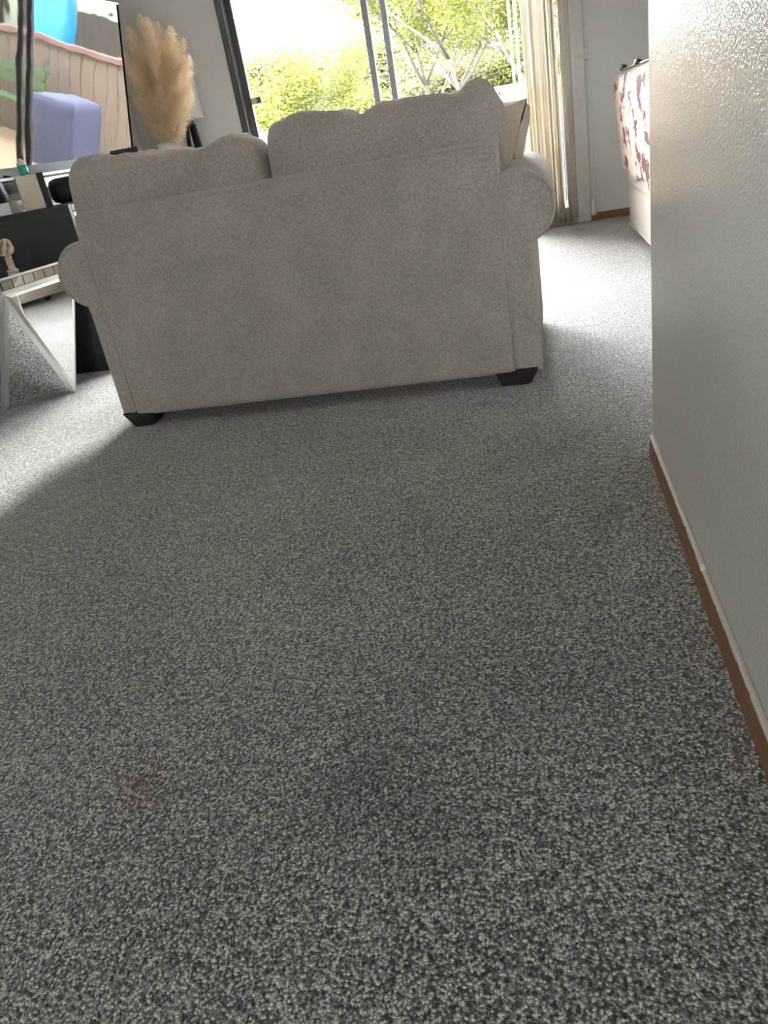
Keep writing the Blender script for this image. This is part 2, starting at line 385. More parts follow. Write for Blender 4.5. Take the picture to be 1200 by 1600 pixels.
for i, x in enumerate(vx):
    o = bpy.data.objects.new('slat', vm); link(o, vb)
    o.matrix_parent_inverse = Matrix.Translation(-vb.location)
    o.location = (x, WALL_Y - 0.078, 0)
    o.rotation_euler = (0, 0, math.radians((84 if i < 3 else 77) + random.uniform(-10, 10)))
    md = o.modifiers.new('thickness', 'SOLIDIFY'); md.thickness = 0.0012
    box('clip', (x - 0.004, WALL_Y - 0.084, 2.075), (x + 0.004, WALL_Y - 0.072, 2.102), WHITE, vb)
cy = WALL_Y - 0.05
tube('pull_cord', [(0.420, cy, 2.1), (0.424, cy, 1.2), (0.428, cy, 0.12), (0.436, cy - 0.005, 0.085), (0.444, cy, 0.12), (0.435, cy, 1.2), (0.428, cy, 2.1)], 0.0022, CORD, vb, 6)
lathe('cord_joiner', [(0.004, 0), (0.011, 0.004), (0.011, 0.028), (0.006, 0.032), (0.006, 0.038), (0.011, 0.042), (0.011, 0.066), (0.004, 0.07)], CORD, (0.427, cy, 0.985), vb, 12)
lathe('cord_weight', [(0.004, 0.11), (0.014, 0.095), (0.018, 0.02), (0.016, 0.0)][::-1], CORD, (0.436, cy, 0.04), vb, 14)

# ------------------------------------------------------------------ the loveseat
YB = 2.416
ls = thing('loveseat', 'taupe upholstered loveseat with rolled arms, seen from behind', 'loveseat', (-0.75, YB + 0.45, 0))
PX0, PX1 = -1.425, -0.074
back = box('back_panel', (PX0, YB, 0.042), (PX1, YB + 0.17, 0.727), SOFA, ls, 0.022, 4, None, True)
# welt seam round the top and sides of the rear panel
z1 = 0.718; wx0, wx1 = PX0 + 0.008, PX1 - 0.008
wl = [(wx0, YB + 0.006, 0.06), (wx0, YB + 0.005, 0.4), (wx0, YB + 0.005, z1 - 0.03), (wx0 + 0.01, YB + 0.005, z1 - 0.008), (wx0 + 0.03, YB + 0.005, z1), (-0.75, YB + 0.005, z1),
      (wx1 - 0.03, YB + 0.005, z1), (wx1 - 0.01, YB + 0.005, z1 - 0.008), (wx1, YB + 0.005, z1 - 0.03), (wx1, YB + 0.005, 0.4), (wx1, YB + 0.006, 0.06)]
tube('piping', wl, 0.0042, SOFA, back, 8)
def arm_profile(side):
    # right arm: outer side +x
    cx, cz, r = -0.032, 0.537, 0.108
    p = [(0.004, 0.042), (0.004, 0.25), (0.003, 0.40), (0.006, cz - r * 0.93)]
    for a in range(-58, 182, 8): p.append((cx + r * math.cos(math.radians(a)), cz + r * math.sin(math.radians(a))))
    p += [(cx - r - 0.004, 0.40), (cx - r - 0.004, 0.042)]
    if side < 0:
        mid = (PX0 + PX1) / 2; p = [(2 * mid - x + 0.026, z) for x, z in p][::-1]
    return p
for side in (1, -1):
    a = extrude_profile('arm', arm_profile(side), YB + 0.012, YB + 0.86, SOFA, ls, lambda x, z, t, s=side: s * 0.02 * t * (1 if (x > -0.06 or x < -1.42) else 0.2), 10, True, 0.012)
    cxx = -0.032 if side > 0 else PX0 + PX1 + 0.032 + 0.026
    tube('piping', [(cxx + 0.100 * math.cos(math.radians(q)), YB + 0.013, 0.537 + 0.100 * math.sin(math.radians(q))) for q in (range(-40, 181, 10) if side > 0 else range(220, -1, -10))], 0.004, SOFA, a, 6)
box('seat_base', (PX0 + 0.05, YB + 0.16, 0.05), (PX1 - 0.05, YB + 0.83, 0.30), SOFA, ls, 0.02, 3, None, True)
mid = (PX0 + PX1) / 2
for k in (0, 1):
    x0 = PX0 + 0.07 if k == 0 else mid + 0.003; x1 = mid - 0.003 if k == 0 else PX1 - 0.07
    box('seat_cushion', (x0, YB + 0.22, 0.30), (x1, YB + 0.90, 0.47), SOFA, ls, 0.055, 5, None, True)
# back cushions: loaf-shaped, their top lines uneven with tufted corners
def interp(pts, x):
    if x <= pts[0][0]: return pts[0][1]
    for (a, b), (c, d) in zip(pts, pts[1:]):
        if x <= c: t = (x - a) / (c - a); return b + (d - b) * t
    return pts[-1][1]
def cushion(name, x0, x1, tops, y0, y1, zb, seed):
    NX, NA = 72, 44; v = []; f = []
    for i in range(NX + 1):
        u = -1 + 2 * i / NX; uu = math.sin(u * math.pi / 2) * 0.35 + u * 0.65
        x = (x0 + x1) / 2 + uu * (x1 - x0) / 2
        zt = sum(interp(tops, x + d) for d in (-0.012, 0, 0.012)) / 3
        e = max(0.0, 1 - abs(uu) ** 7) ** (1 / 3.2)          # ends rounded off
        yc = (y0 + y1) / 2; ry = (y1 - y0) / 2 * (0.16 + 0.84 * e); zc = (zb + zt) / 2; rz = (zt - zb) / 2 * (0.72 + 0.28 * e)
        for k in range(NA):
            a = 2 * math.pi * k / NA; c, s = math.cos(a), math.sin(a)
            ex = 0.55
            yy = math.copysign(abs(c) ** ex, c); zz = math.copysign(abs(s) ** ex, s)
            p = Vector((x, yc + yy * ry, zc + zz * rz))
            top = max(0.0, zz) ** 2
            d = 0.010 * fbm(p, 5, seed) + top * 0.012 * fbm((p.x, p.y * 0.4, p.z), 16, seed)
            # soft puckers that run down from the top seam
            d += 0.006 * top * math.sin(p.x * 70 + 6 * fbm(p, 6, seed)) * max(0, fbm((p.x, 0, 0), 7, seed + 3))
            n = Vector((0, yy * 0.6, zz)); n = n.normalized() if n.length else n
            v.append(p + n * d)
    for i in range(NX):
        for k in range(NA):
            f.append((i * NA + k, (i + 1) * NA + k, (i + 1) * NA + (k + 1) % NA, i * NA + (k + 1) % NA))
    f.append(tuple(range(NA))); f.append(tuple(NX * NA + k for k in range(NA))[::-1])
    return mesh(name, v, f, SOFA, ls, True)
def top_pt(px, py, Y):
    d = (R[0][0] * (px - 600) + R[0][1] * (py - 800) + R[0][2] * 1202, R[1][0] * (px - 600) + R[1][1] * (py - 800) + R[1][2] * 1202, R[2][0] * (px - 600) + R[2][1] * (py - 800) + R[2][2] * 1202)
    k = Y / d[1]; return (d[0] * k, CAM_H + d[2] * k)
YC = YB + 0.22
left_top = [top_pt(a, b, YC) for a, b in ((116, 256), (119, 246), (135, 240), (150, 238), (165, 240), (195, 238), (225, 236), (255, 234), (275, 234), (290, 230), (315, 229), (335, 224), (355, 212), (375, 207), (392, 209), (405, 212), (418, 221), (423, 235))]
right_top = [top_pt(a, b, YC) for a, b in ((424, 205), (428, 190), (440, 185), (470, 180), (490, 175), (510, 170), (535, 170), (560, 174), (572, 170), (590, 160), (610, 154), (640, 150), (680, 146), (715, 143), (728, 133), (742, 122), (758, 117), (772, 124), (779, 140), (783, 150))]
LEFT_C = cushion('back_cushion', left_top[0][0], left_top[-1][0] + 0.012, left_top, YB + 0.07, YB + 0.34, 0.46, 1.3)
cushion('back_cushion', right_top[0][0] - 0.006, right_top[-1][0] + 0.01, right_top, YB + 0.07, YB + 0.36, 0.46, 4.1)
def leg(x0, x1, sx, y0):
    # tapered block: the outer side slopes in
    tx0, tx1 = x0, x1; bx0 = x0 + (0.03 if sx < 0 else 0.022); bx1 = x1 - (0.03 if sx > 0 else 0.022)
    bm = bmesh.new()
    lo = [bm.verts.new((x, y, 0.0)) for x, y in ((bx0, y0 + 0.012), (bx1, y0 + 0.012), (bx1, y0 + 0.09), (bx0, y0 + 0.09))]
    hi = [bm.verts.new((x, y, 0.056)) for x, y in ((tx0, y0), (tx1, y0), (tx1, y0 + 0.10), (tx0, y0 + 0.10))]
    bm.faces.new(lo[::-1]); bm.faces.new(hi)
    for k in range(4): bm.faces.new((lo[k], lo[(k + 1) % 4], hi[(k + 1) % 4], hi[k]))
    bmesh.ops.bevel(bm, geom=list(bm.edges), offset=0.004, segments=2, affect='EDGES')
    from_bm('leg', bm, BLACKWOOD, ls)
for y0 in (YB + 0.004, YB + 0.74):
    leg(-1.478, -1.352, -1, y0); leg(-0.150, -0.008, 1, y0)
# throw pillow at the far end of the seat
def pillow(name, c, W, Hh, T, mat, rot, label, cat):
    N = 22; v = []; f = []
    M = Matrix.Translation(c) @ rot
    for s in (1, -1):
        for i in range(N + 1):
            for j in range(N + 1):
                u = -1 + 2 * i / N; q = -1 + 2 * j / N
                pin = 1 - 0.10 * (1 - q * q); piq = 1 - 0.10 * (1 - u * u)
                t = T * ((1 - u ** 4) * (1 - q ** 4)) ** 0.5
                v.append(M @ Vector((u * W / 2 * pin, s * t / 2 + 0.006 * fbm((u, q, s), 2.5, 9), q * Hh / 2 * piq)))
    n1 = (N + 1) ** 2
    for s in (0, 1):
        for i in range(N):
            for j in range(N):
                q = (i * (N + 1) + j, (i + 1) * (N + 1) + j, (i + 1) * (N + 1) + j + 1, i * (N + 1) + j + 1)
                f.append(tuple(a + s * n1 for a in (q if s else q[::-1])))
    o = mesh(name, v, f, mat, None, True); return tag(o, label, cat)
pillow('throw_pillow', Vector((-0.135, 3.02, 0.64)), 0.43, 0.43, 0.15, PILLOW, Matrix.Rotation(math.radians(-62), 4, 'Z') @ Matrix.Rotation(math.radians(-14), 4, 'X') @ Matrix.Rotation(math.radians(8), 4, 'Y'),
       'beige throw pillow propped against the inside of the loveseat arm', 'pillow')
rm = thing('remote_control', 'small black gadget lying on top of the loveseat back cushion', 'remote', (-1.30, YB + 0.22, 0.9))

# ------------------------------------------------------------------ tv corner: console, riser, television
CX0, CX1, CY0, CY1, CZ = -2.70, -1.962, 3.335, 5.08, 0.742
tvc = thing('tv_console', 'long tv console with charcoal end panel and white mirrored front', 'console', ((CX0 + CX1) / 2, (CY0 + CY1) / 2, 0))
box('end_panel', (CX0, CY0, 0.0), (CX1, CY0 + 0.025, CZ), CHAR, tvc, 0.003)
box('end_panel', (CX0, CY1 - 0.025, 0.0), (CX1, CY1, CZ), CHAR, tvc, 0.003)
box('top_board', (CX0, CY0 + 0.025, CZ - 0.03), (CX1 + 0.0, CY1 - 0.025, CZ - 0.002), CHAR, tvc, 0.002)
box('bottom_board', (CX0, CY0 + 0.025, 0.05), (CX1 - 0.02, CY1 - 0.025, 0.08), CHAR, tvc)
box('back_board', (CX0, CY0 + 0.025, 0.08), (CX0 + 0.015, CY1 - 0.025, CZ - 0.03), CHAR, tvc)
nd = 3; dl = (CY1 - CY0 - 0.05) / nd
for i in range(nd):
    ya = CY0 + 0.027 + i * dl; yb = ya + dl - 0.004
    d_ = box('door', (CX1 - 0.02, ya, 0.06), (CX1 + 0.002, yb, 0.60), WHITE, tvc, 0.003)
    box('mirror_panel', (CX1 + 0.0015, ya + 0.04, 0.10), (CX1 + 0.005, yb - 0.04, 0.56), MIRROR, d_)
    dr = box('drawer', (CX1 - 0.02, ya, 0.61), (CX1 + 0.002, yb, CZ - 0.034), WHITE, tvc, 0.003)
    for q in range(4): box('tile', (CX1 + 0.0015, ya + 0.012 + q * (dl - 0.03) / 4, 0.62), (CX1 + 0.006, ya + 0.012 + (q + 1) * (dl - 0.03) / 4 - 0.006, CZ - 0.044), BEVELM, dr)
# riser under the television
def zrot(ang, piv): return Matrix.Translation(piv) @ Matrix.Rotation(math.radians(ang), 4, 'Z') @ Matrix.Translation(-Vector(piv))
TVYAW, TVT = 3.0, 12.0
MR = zrot(-TVYAW, (-2.40, 5.0, 0))
rs = thing('tv_riser', 'silver riser shelf under the television on the console', 'shelf', (-2.4, 4.3, CZ))
box('riser_top', (-2.58, 3.53, 0.825), (-2.20, 5.02, 0.868), SILVER, rs, 0.004, 2, MR)
for yy in (3.62, 4.9): box('riser_leg', (-2.56, yy, CZ), (-2.24, yy + 0.02, 0.825), SILVER, rs, 0, 1, MR)
tv = thing('television', 'large thin flat television tilted forward, glossy dark screen reflecting the yard', 'television', (-2.4, 4.3, 0.868))
# local: y along the width, x out of the screen, z up; tilt about the bottom edge then yaw
MT = Matrix.Translation((-2.40, 5.0, 0.885)) @ Matrix.Rotation(math.radians(-TVYAW), 4, 'Z') @ Matrix.Rotation(math.radians(TVT), 4, 'Y')
TW, TH = 1.46, 0.835
box('housing', (-0.045, -TW, 0.0), (-0.004, 0, TH), BLACK, tv, 0.004, 2, MT)
box('screen', (-0.004, -TW + 0.006, 0.014), (0.0, -0.006, TH - 0.006), SCREEN, tv, 0, 1, MT)
def bez(lo, hi, m): return box('bezel', lo, hi, m, tv, 0, 1, MT)
bez((-0.01, -TW, 0), (0.003, 0, 0.013), SILVER); bez((-0.01, -TW, TH - 0.006), (0.003, 0, TH), SILVER)
bez((-0.01, -TW, 0.013), (0.003, -TW + 0.006, TH - 0.006), BLACK); bez((-0.01, -0.011, 0.013), (0.004, 0, TH - 0.006), plain('matte_black_bezel', (0.006, 0.006, 0.007), 0.9, 0, 0.05))
for yy in (-1.2, -0.25):
    ft = [MT @ Vector((-0.02, yy, 0.002)), MT @ Vector((-0.02, yy, 0.002)) + Vector((0.09, 0, -0.012)), MT @ Vector((-0.02, yy, 0.002)) + Vector((-0.10, 0, -0.012))]
    tube('foot', [ft[1], ft[0], ft[2]], 0.006, BLACK, tv, 8)
    tube('neck', [MT @ Vector((-0.02, yy, 0.03)), MT @ Vector((-0.02, yy, -0.008))], 0.012, BLACK, tv, 8)

# things on the near end of the console
bk = thing('storage_box', 'upright cream box with a black side on the console, teal candle on top', 'box', (-2.2, 3.45, CZ))
MB = zrot(35, (-2.19, 3.45, 0))
box('body', (-2.235, 3.41, CZ), (-2.145, 3.50, CZ + 0.145), CREAM, bk, 0.004, 2, MB)
box('side_panel', (-2.144, 3.41, CZ), (-2.115, 3.50, CZ + 0.147), BLACK, bk, 0.003, 2, MB)
cn = thing('teal_candle', 'small teal candle with a cream peaked top on the cream box', 'candle', (-2.2, 3.45, CZ + 0.147))
lathe('candle_body', [(0.018, 0), (0.021, 0.004), (0.020, 0.034), (0.017, 0.040)], TEAL, (-2.19, 3.455, CZ + 0.1465), cn, 18)
lathe('candle_top', [(0.021, 0.0), (0.023, 0.005), (0.012, 0.02), (0.004, 0.028)], CREAM, (-2.19, 3.455, CZ + 0.186), cn, 18)
sp = thing('speaker', 'black rounded table speaker on the console beside the loveseat', 'speaker', (-2.1, 3.85, CZ))
def capsule_box(name, c, L, Rr, mat, parent, ang):
    v = []; f = []; NA = 28; prof = [(-L / 2, 0.55), (-L / 2 + 0.012, 0.86), (-L / 2 + 0.04, 1.0), (L / 2 - 0.04, 1.0), (L / 2 - 0.012, 0.86), (L / 2, 0.55)]
    M = Matrix.Translation(c) @ Matrix.Rotation(math.radians(ang), 4, 'Z')
    for x, s in prof:
        for k in range(NA):
            a = 2 * math.pi * k / NA; cc, ss = math.cos(a), math.sin(a)
            v.append(M @ Vector((x, math.copysign(abs(cc) ** 0.6, cc) * Rr * s, math.copysign(abs(ss) ** 0.6, ss) * Rr * s)))
    for i in range(len(prof) - 1):
        for k in range(NA): f.append((i * NA + k, i * NA + (k + 1) % NA, (i + 1) * NA + (k + 1) % NA, (i + 1) * NA + k))
    f.append(tuple(range(NA))[::-1]); f.append(tuple((len(prof) - 1) * NA + k for k in range(NA)))
    return mesh(name, v, f, mat, parent, True)
capsule_box('speaker_body', (-2.08, 3.62, CZ + 0.058), 0.20, 0.056, BLACK, sp, 8)
for q in (-1, 1): box('foot', (-2.08 + q * 0.06 - 0.01, 3.61, CZ), (-2.08 + q * 0.06 + 0.01, 3.63, CZ + 0.008), BLACK, sp)
gb = thing('small_box', 'small pale grey box with white lid between candle and speaker', 'box', (-2.2, 3.6, CZ))
box('body', (-2.265, 3.60, CZ), (-2.195, 3.68, CZ + 0.055), plain('pale_grey_card', (0.4, 0.4, 0.4), 0.5), gb, 0.003)
box('lid', (-2.268, 3.597, CZ + 0.055), (-2.192, 3.683, CZ + 0.07), WHITE, gb, 0.003)
jb = thing('jewellery_tray', 'flat mirrored tray at the corner of the console behind cream box', 'tray', (-2.35, 3.46, CZ))
box('tray_base', (-2.45, 3.38, CZ), (-2.27, 3.56, CZ + 0.012), MIRROR, jb, 0.002)
for lo, hi in (((-2.455, 3.375), (-2.265, 3.382)), ((-2.455, 3.558), (-2.265, 3.565)), ((-2.455, 3.382), (-2.448, 3.558)), ((-2.272, 3.382), (-2.265, 3.558))):
    box('tray_rim', (lo[0], lo[1], CZ), (hi[0], hi[1], CZ + 0.05), BEVELM, jb)
vs_ = thing('black_vase', 'black round vase cut off by the edge of the picture', 'vase', (-2.34, 3.52, CZ + 0.012))
lathe('vase_body', [(0.03, 0.0), (0.05, 0.02), (0.06, 0.07), (0.052, 0.12), (0.03, 0.15), (0.028, 0.165)], BLACK, (-2.37, 3.445, CZ + 0.013), vs_, 28)
lathe('vase_rim', [(0.028, 0), (0.034, 0.006), (0.034, 0.012), (0.028, 0.012)], BLACK, (-2.37, 3.445, CZ + 0.176), vs_, 28)

# ------------------------------------------------------------------ mirrored twist side table
st_ = thing('side_table', 'mirrored side table with twisted triangular glass facets and white bevels', 'table', (-2.24, 3.07, 0))
TC = (-2.225, 3.065); RT, RB = 0.301, 0.211; ZT = 0.472
A = [Vector((TC[0] + RT * math.cos(math.radians(a)), TC[1] + RT * math.sin(math.radians(a)), ZT)) for a in (-54.5, 35.5, 125.5, 215.5)]
B = [Vector((TC[0] + RB * math.cos(math.radians(a)), TC[1] + RB * math.sin(math.radians(a)), 0.0)) for a in (-15, 75, 165, 254)]
core = [p * 1.0 for p in A] + [p * 1.0 for p in B]
cen = Vector((TC[0], TC[1], 0.25))
cv = [cen + (p - cen) * 0.985 for p in core]
fc = []; tris = []
for k in range(4):
    tris.append((A[k], A[(k + 1) % 4], B[k])); fc.append((k, 4 + k, (k + 1) % 4))
    tris.append((A[k], B[(k - 1) % 4], B[k])); fc.append((k, 4 + (k - 1) % 4, 4 + k))
mesh('core', cv, fc + [(0, 1, 2, 3), (7, 6, 5, 4)], CHAR, st_)
def facet(tri):
    n = (tri[1] - tri[0]).cross(tri[2] - tri[0]).normalized(); g = (tri[0] + tri[1] + tri[2]) / 3
    if n.dot(g - cen) < 0: n = -n
    # bevelled border strip and inset mirror
    bw = 0.017; outer = list(tri); inner = []
    for i in range(3):
        p = tri[i]; a = (tri[(i + 1) % 3] - p).normalized(); b = (tri[(i - 1) % 3] - p).normalized()
        half = math.acos(max(-1, min(1, a.dot(b)))) / 2; inner.append(p + (a + b).normalized() * (bw / math.sin(half)))
    pane = mesh('mirror_pane', [p + n * 0.0035 for p in inner] + [p - n * 0.002 for p in inner], [(0, 1, 2), (5, 4, 3), (0, 3, 4, 1), (1, 4, 5, 2), (2, 5, 3, 0)], MIRROR, st_)
    for i in range(3):
        j = (i + 1) % 3
        v = [outer[i] - n * 0.001, outer[j] - n * 0.001, inner[j] + n * 0.0034, inner[i] + n * 0.0034, outer[i] - n * 0.004, outer[j] - n * 0.004]
        mesh('bevel_strip', v, [(0, 1, 2, 3), (0, 4, 5, 1)], BEVELM, pane)
for t_ in tris: facet(t_)
# top slab with a row of small mirror tiles round its edge
slab = mesh('top_slab', [TC_ for TC_ in [Vector((p.x, p.y, z)) for z in (ZT, ZT + 0.058) for p in A]], [(3, 2, 1, 0), (4, 5, 6, 7)] + [(k, (k + 1) % 4, 4 + (k + 1) % 4, 4 + k) for k in range(4)], CHAR, st_)
for k in range(4):
    p, q = A[k], A[(k + 1) % 4]; d = (q - p).normalized(); n = d.cross(Vector((0, 0, 1))); L = (q - p).length
    for i in range(7):
        a = p + d * (L * i / 7 + 0.002); b = p + d * (L * (i + 1) / 7 - 0.002)
        v = []
        for off in (0.001, 0.004):
            for pt, z in ((a, ZT + 0.016), (b, ZT + 0.016), (b, ZT + 0.05), (a, ZT + 0.05)): v.append(Vector((pt.x, pt.y, z)) + n * off)
        mesh('tile', v, [(4, 5, 6, 7), (0, 4, 7, 3), (1, 2, 6, 5), (0, 1, 5, 4), (3, 7, 6, 2)], MIRROR, slab)
    for z0, z1_ in ((ZT, ZT + 0.014), (ZT + 0.052, ZT + 0.06)):
        v = []
        for off in (0.0, 0.006):
            for pt, z in ((p, z0), (q, z0), (q, z1_), (p, z1_)): v.append(Vector((pt.x, pt.y, z)) + n * off)
        mesh('edge_strip', v, [(4, 5, 6, 7), (0, 4, 7, 3), (1, 2, 6, 5), (0, 1, 5, 4), (3, 7, 6, 2)], BEVELM, slab)
mesh('top_mirror', [Vector((p.x, p.y, z)) for z in (ZT + 0.058, ZT + 0.061) for p in A], [(4, 5, 6, 7)] + [(k, (k + 1) % 4, 4 + (k + 1) % 4, 4 + k) for k in range(4)], MIRROR, slab)
# knotted rope ornament on the table
rk = thing('rope_ornament', 'knotted natural rope ornament standing on the mirrored side table', 'ornament', (-2.12, 3.03, ZT + 0.061))
rc = Vector((-2.115, 3.02, ZT + 0.062))
lathe('foot_disc', [(0.022, 0), (0.024, 0.004), (0.02, 0.01)], ROPE, rc, rk, 18)
for k in range(3):
    tube('rope_strand', [rc + Vector((0.009 * math.cos(i * 0.75 + k * 2.094), 0.009 * math.sin(i * 0.75 + k * 2.094), 0.006 + i * 0.0058)) for i in range(11)], 0.0062, ROPE, rk, 8)
kc = rc + Vector((-0.004, 0, 0.098))
def knot(p, q, r0, r1, n=170):
    out = []
    for i in range(n):
        t = 2 * math.pi * i / n; r = r0 + r1 * math.cos(q * t)
        out.append(kc + Vector((r * math.cos(p * t), 0.85 * r * math.sin(p * t) , r1 * 1.35 * math.sin(q * t))))
    return out
tube('rope_knot', knot(3, 7, 0.015, 0.019), 0.0068, ROPE, rk, 8, True)
# pale rod leaning in from beyond the picture edge
tube('rope_tail', [kc + Vector((-0.015, 0, 0.02)), kc + Vector((-0.03, 0.0, 0.05)), kc + Vector((-0.042, 0.0, 0.085)), kc + Vector((-0.055, 0.0, 0.13))], [0.008, 0.007, 0.006, 0.005], ROPE, rk, 8)

# ------------------------------------------------------------------ pampas and lamp at the back wall
pb = thing('pampas_arrangement', 'tall bunch of peach dried pampas grass in a white floor vase', 'dried grass', (-2.40, 5.55, 0))
VX, VY = -2.40, 5.55
lathe('vase', [(0.085, 0), (0.10, 0.02), (0.125, 0.30), (0.11, 0.55), (0.075, 0.80), (0.062, 0.92), (0.07, 0.97), (0.062, 0.97), (0.054, 0.92), (0.05, 0.6)], PORCELAIN, (VX, VY, 0), pb, 36)
def plume_mesh(seed, L=0.42):
    rnd = random.Random(seed); v = []; f = []
    for i in range(520):
        t = rnd.random(); z = t * L
        wdt = 0.085 * (math.sin(math.pi * min(1, t * 0.86 + 0.12)) ** 0.8) * (1 - 0.35 * t)
        a = rnd.uniform(0, 2 * math.pi); r0 = rnd.random() ** 0.7 * wdt * 0.35
        ln = wdt * rnd.uniform(0.5, 1.25) + 0.012; up = rnd.uniform(0.4, 1.5) * ln
        p = Vector((r0 * math.cos(a), r0 * math.sin(a), z)); a2 = a + rnd.uniform(-0.5, 0.5)
        q1 = p + Vector((math.cos(a2) * ln * 0.55, math.sin(a2) * ln * 0.55, up * 0.65))
        q2 = p + Vector((math.cos(a2) * ln, math.sin(a2) * ln, up * 0.8 - ln * 0.18))
        s = Vector((-math.sin(a2), math.cos(a2), rnd.uniform(-.4, .4))).normalized() * rnd.uniform(0.0022, 0.0045)
        b = len(v); v += [p - s * 0.6, p + s * 0.6, q1 + s, q1 - s, q2]
        f += [(b, b + 1, b + 2, b + 3), (b + 3, b + 2, b + 4)]
    for k in range(3): pass
    me = bpy.data.meshes.new('plume'); me.from_pydata(v, [], f); me.materials.append(PAMPAS); return me
pms = [plume_mesh(s) for s in (1, 2, 3, 4)]
rnd = random.Random(5)
plumes = []
def add_plume(base, tip, k, sc=1.0):
    d = (tip - base); o = bpy.data.objects.new('plume', pms[k % 4]); link(o, pb); 
    q = Vector((0, 0, 1)).rotation_difference(d.normalized()); s = d.length / 0.42
    o.matrix_world = Matrix.Translation(base) @ q.to_matrix().to_4x4() @ Matrix.Diagonal((s * sc, s * sc, s, 1))
    o.matrix_parent_inverse = Matrix.Translation(-pb.location); o.matrix_basis = Matrix.Translation(base) @ q.to_matrix().to_4x4() @ Matrix.Diagonal((s * sc, s * sc, s, 1))
    mouth = Vector((VX + rnd.uniform(-.03, .03), VY + rnd.uniform(-.03, .03), 0.93))
    tube('stem', [mouth, mouth.lerp(base, 0.5) + Vector((0, 0, 0.02)), base, base.lerp(tip, 0.6)], [0.003, 0.0028, 0.0025, 0.0015], PAMPAS, pb, 5)
# (tip px) fan of plumes
tips = [(198, 40), (215, 18), (232, 30), (250, 40), (262, 42), (205, 70), (225, 62), (245, 75), (268, 60), (282, 62), (275, 92), (292, 88), (210, 110), (230, 110), (255, 105),
        (278, 120), (295, 132), (215, 150), (240, 148), (265, 150), (288, 160), (222, 180), (245, 180), (270, 185), (285, 200), (205, 150), (200, 100), (232, 200), (258, 205)]
tips += [(190, 75), (238, 95), (262, 80), (272, 140), (250, 130), (212, 130), (235, 165), (278, 172), (262, 175), (228, 45), (243, 60), (296, 150), (286, 110), (218, 85), (255, 60)]
for k, (a, b) in enumerate(tips):
    Y = 5.52 + rnd.uniform(-0.12, 0.12); x, z = top_pt(a + rnd.uniform(-5, 5), b + rnd.uniform(-5, 5), Y)
    tip = Vector((x, Y, z)); root = Vector((VX + 0.05, VY, 0.98)); L = rnd.uniform(0.20, 0.27)
    d = ((tip - root).normalized() * 0.8 + Vector((0.18 * (1 if a > 235 else -0.4), rnd.uniform(-.25, .1), 0.25))).normalized()
    base = tip - d * L
    add_plume(base, tip, k, 1.05 + rnd.uniform(0, 0.3))
lp = thing('floor_lamp', 'floor lamp with a white drum shade on dark tripod legs behind pampas grass', 'lamp', (-2.29, 5.79, 0))
LX, LY = -2.29, 5.79
lathe('shade', [(0.104, 0.0), (0.108, 0.0), (0.100, 0.30), (0.096, 0.30)], SHADE, (LX, LY, 1.091), lp, 36)
tube('shade_ring', [(LX + 0.106 * math.cos(q * math.pi / 16), LY + 0.106 * math.sin(q * math.pi / 16), 1.094) for q in range(32)], 0.0025, WHITE, lp, 6, True)
lathe('lamp_holder', [(0.03, 0), (0.03, 0.03), (0.016, 0.05), (0.016, 0.12)], BLACK, (LX, LY, 1.05), lp, 16)
for a in (-20, 100, 220):
    c_, s_ = math.cos(math.radians(a)), math.sin(math.radians(a))
    tube('leg', [(LX + 0.03 * c_, LY + 0.03 * s_, 1.06), (LX + 0.12 * c_, LY + 0.12 * s_, 0.0)], [0.016, 0.011], BLACKWOOD, lp, 10)
tube('brace', [(LX + 0.079 * math.cos(math.radians(a)), LY + 0.079 * math.sin(math.radians(a)), 0.55) for a in (-20, 100, 220)], 0.006, BLACKWOOD, lp, 8, True)

# ------------------------------------------------------------------ second sofa behind the hall wall, with a hide-print throw
s2 = thing('sofa', 'beige microfibre sofa half hidden behind the grey hall wall', 'sofa', (1.05, 4.6, 0))
SY0, SY1 = 3.35, 5.24
def slab_x(name, pts, y0, y1, mat, parent, bev=0.02):  # XZ profile extruded in Y
    return extrude_profile(name, pts, y0, y1, mat, parent, None, 14, True, bev)
slab_x('rear_panel', [(0.625, 0.035), (0.60, 0.06), (0.598, 0.25), (0.612, 0.275), (0.70, 0.275), (0.70, 0.035)], SY0, SY1, SOFA2, s2, 0.01)
slab_x('back', [(0.625, 0.27), (0.592, 0.29), (0.585, 0.36), (0.572, 0.44), (0.560, 0.56), (0.545, 0.72), (0.540, 0.81), (0.553, 0.85), (0.59, 0.868), (0.68, 0.86), (0.74, 0.80), (0.80, 0.45), (0.78, 0.27)], SY0 + 0.015, SY1 - 0.012, SOFA2, s2, 0.03)
slab_x('seat', [(0.70, 0.10), (0.70, 0.44), (0.80, 0.47), (1.35, 0.46), (1.40, 0.40), (1.40, 0.10)], SY0 + 0.2, SY1 - 0.2, SOFA2, s2, 0.02)
for y0 in (SY0 + 0.0, SY1 - 0.22):
    slab_x('arm', [(0.66, 0.05), (0.66, 0.52), (0.74, 0.60), (1.28, 0.58), (1.38, 0.50), (1.40, 0.05)], y0, y0 + 0.22, SOFA2, s2, 0.03)
for yy in (4.30, 4.86):
    tube('seam', [(0.5965, yy, 0.29), (0.583, yy, 0.36), (0.570, yy, 0.44), (0.556, yy, 0.57), (0.541, yy, 0.72)], 0.004, SOFA2, s2, 6)
tube('welt', [(0.6, SY0 + 0.01, 0.052), (0.6, SY1 - 0.01, 0.052)], 0.006, SOFA2, s2, 8)
for xx, yy in ((0.68, SY0 + 0.12), (0.68, SY1 - 0.14), (1.32, SY0 + 0.12), (1.32, SY1 - 0.14), (0.68, 4.75)):
    lathe('foot', [(0.02, 0), (0.028, 0.036)], BLACK, (xx, yy, 0), s2, 12)
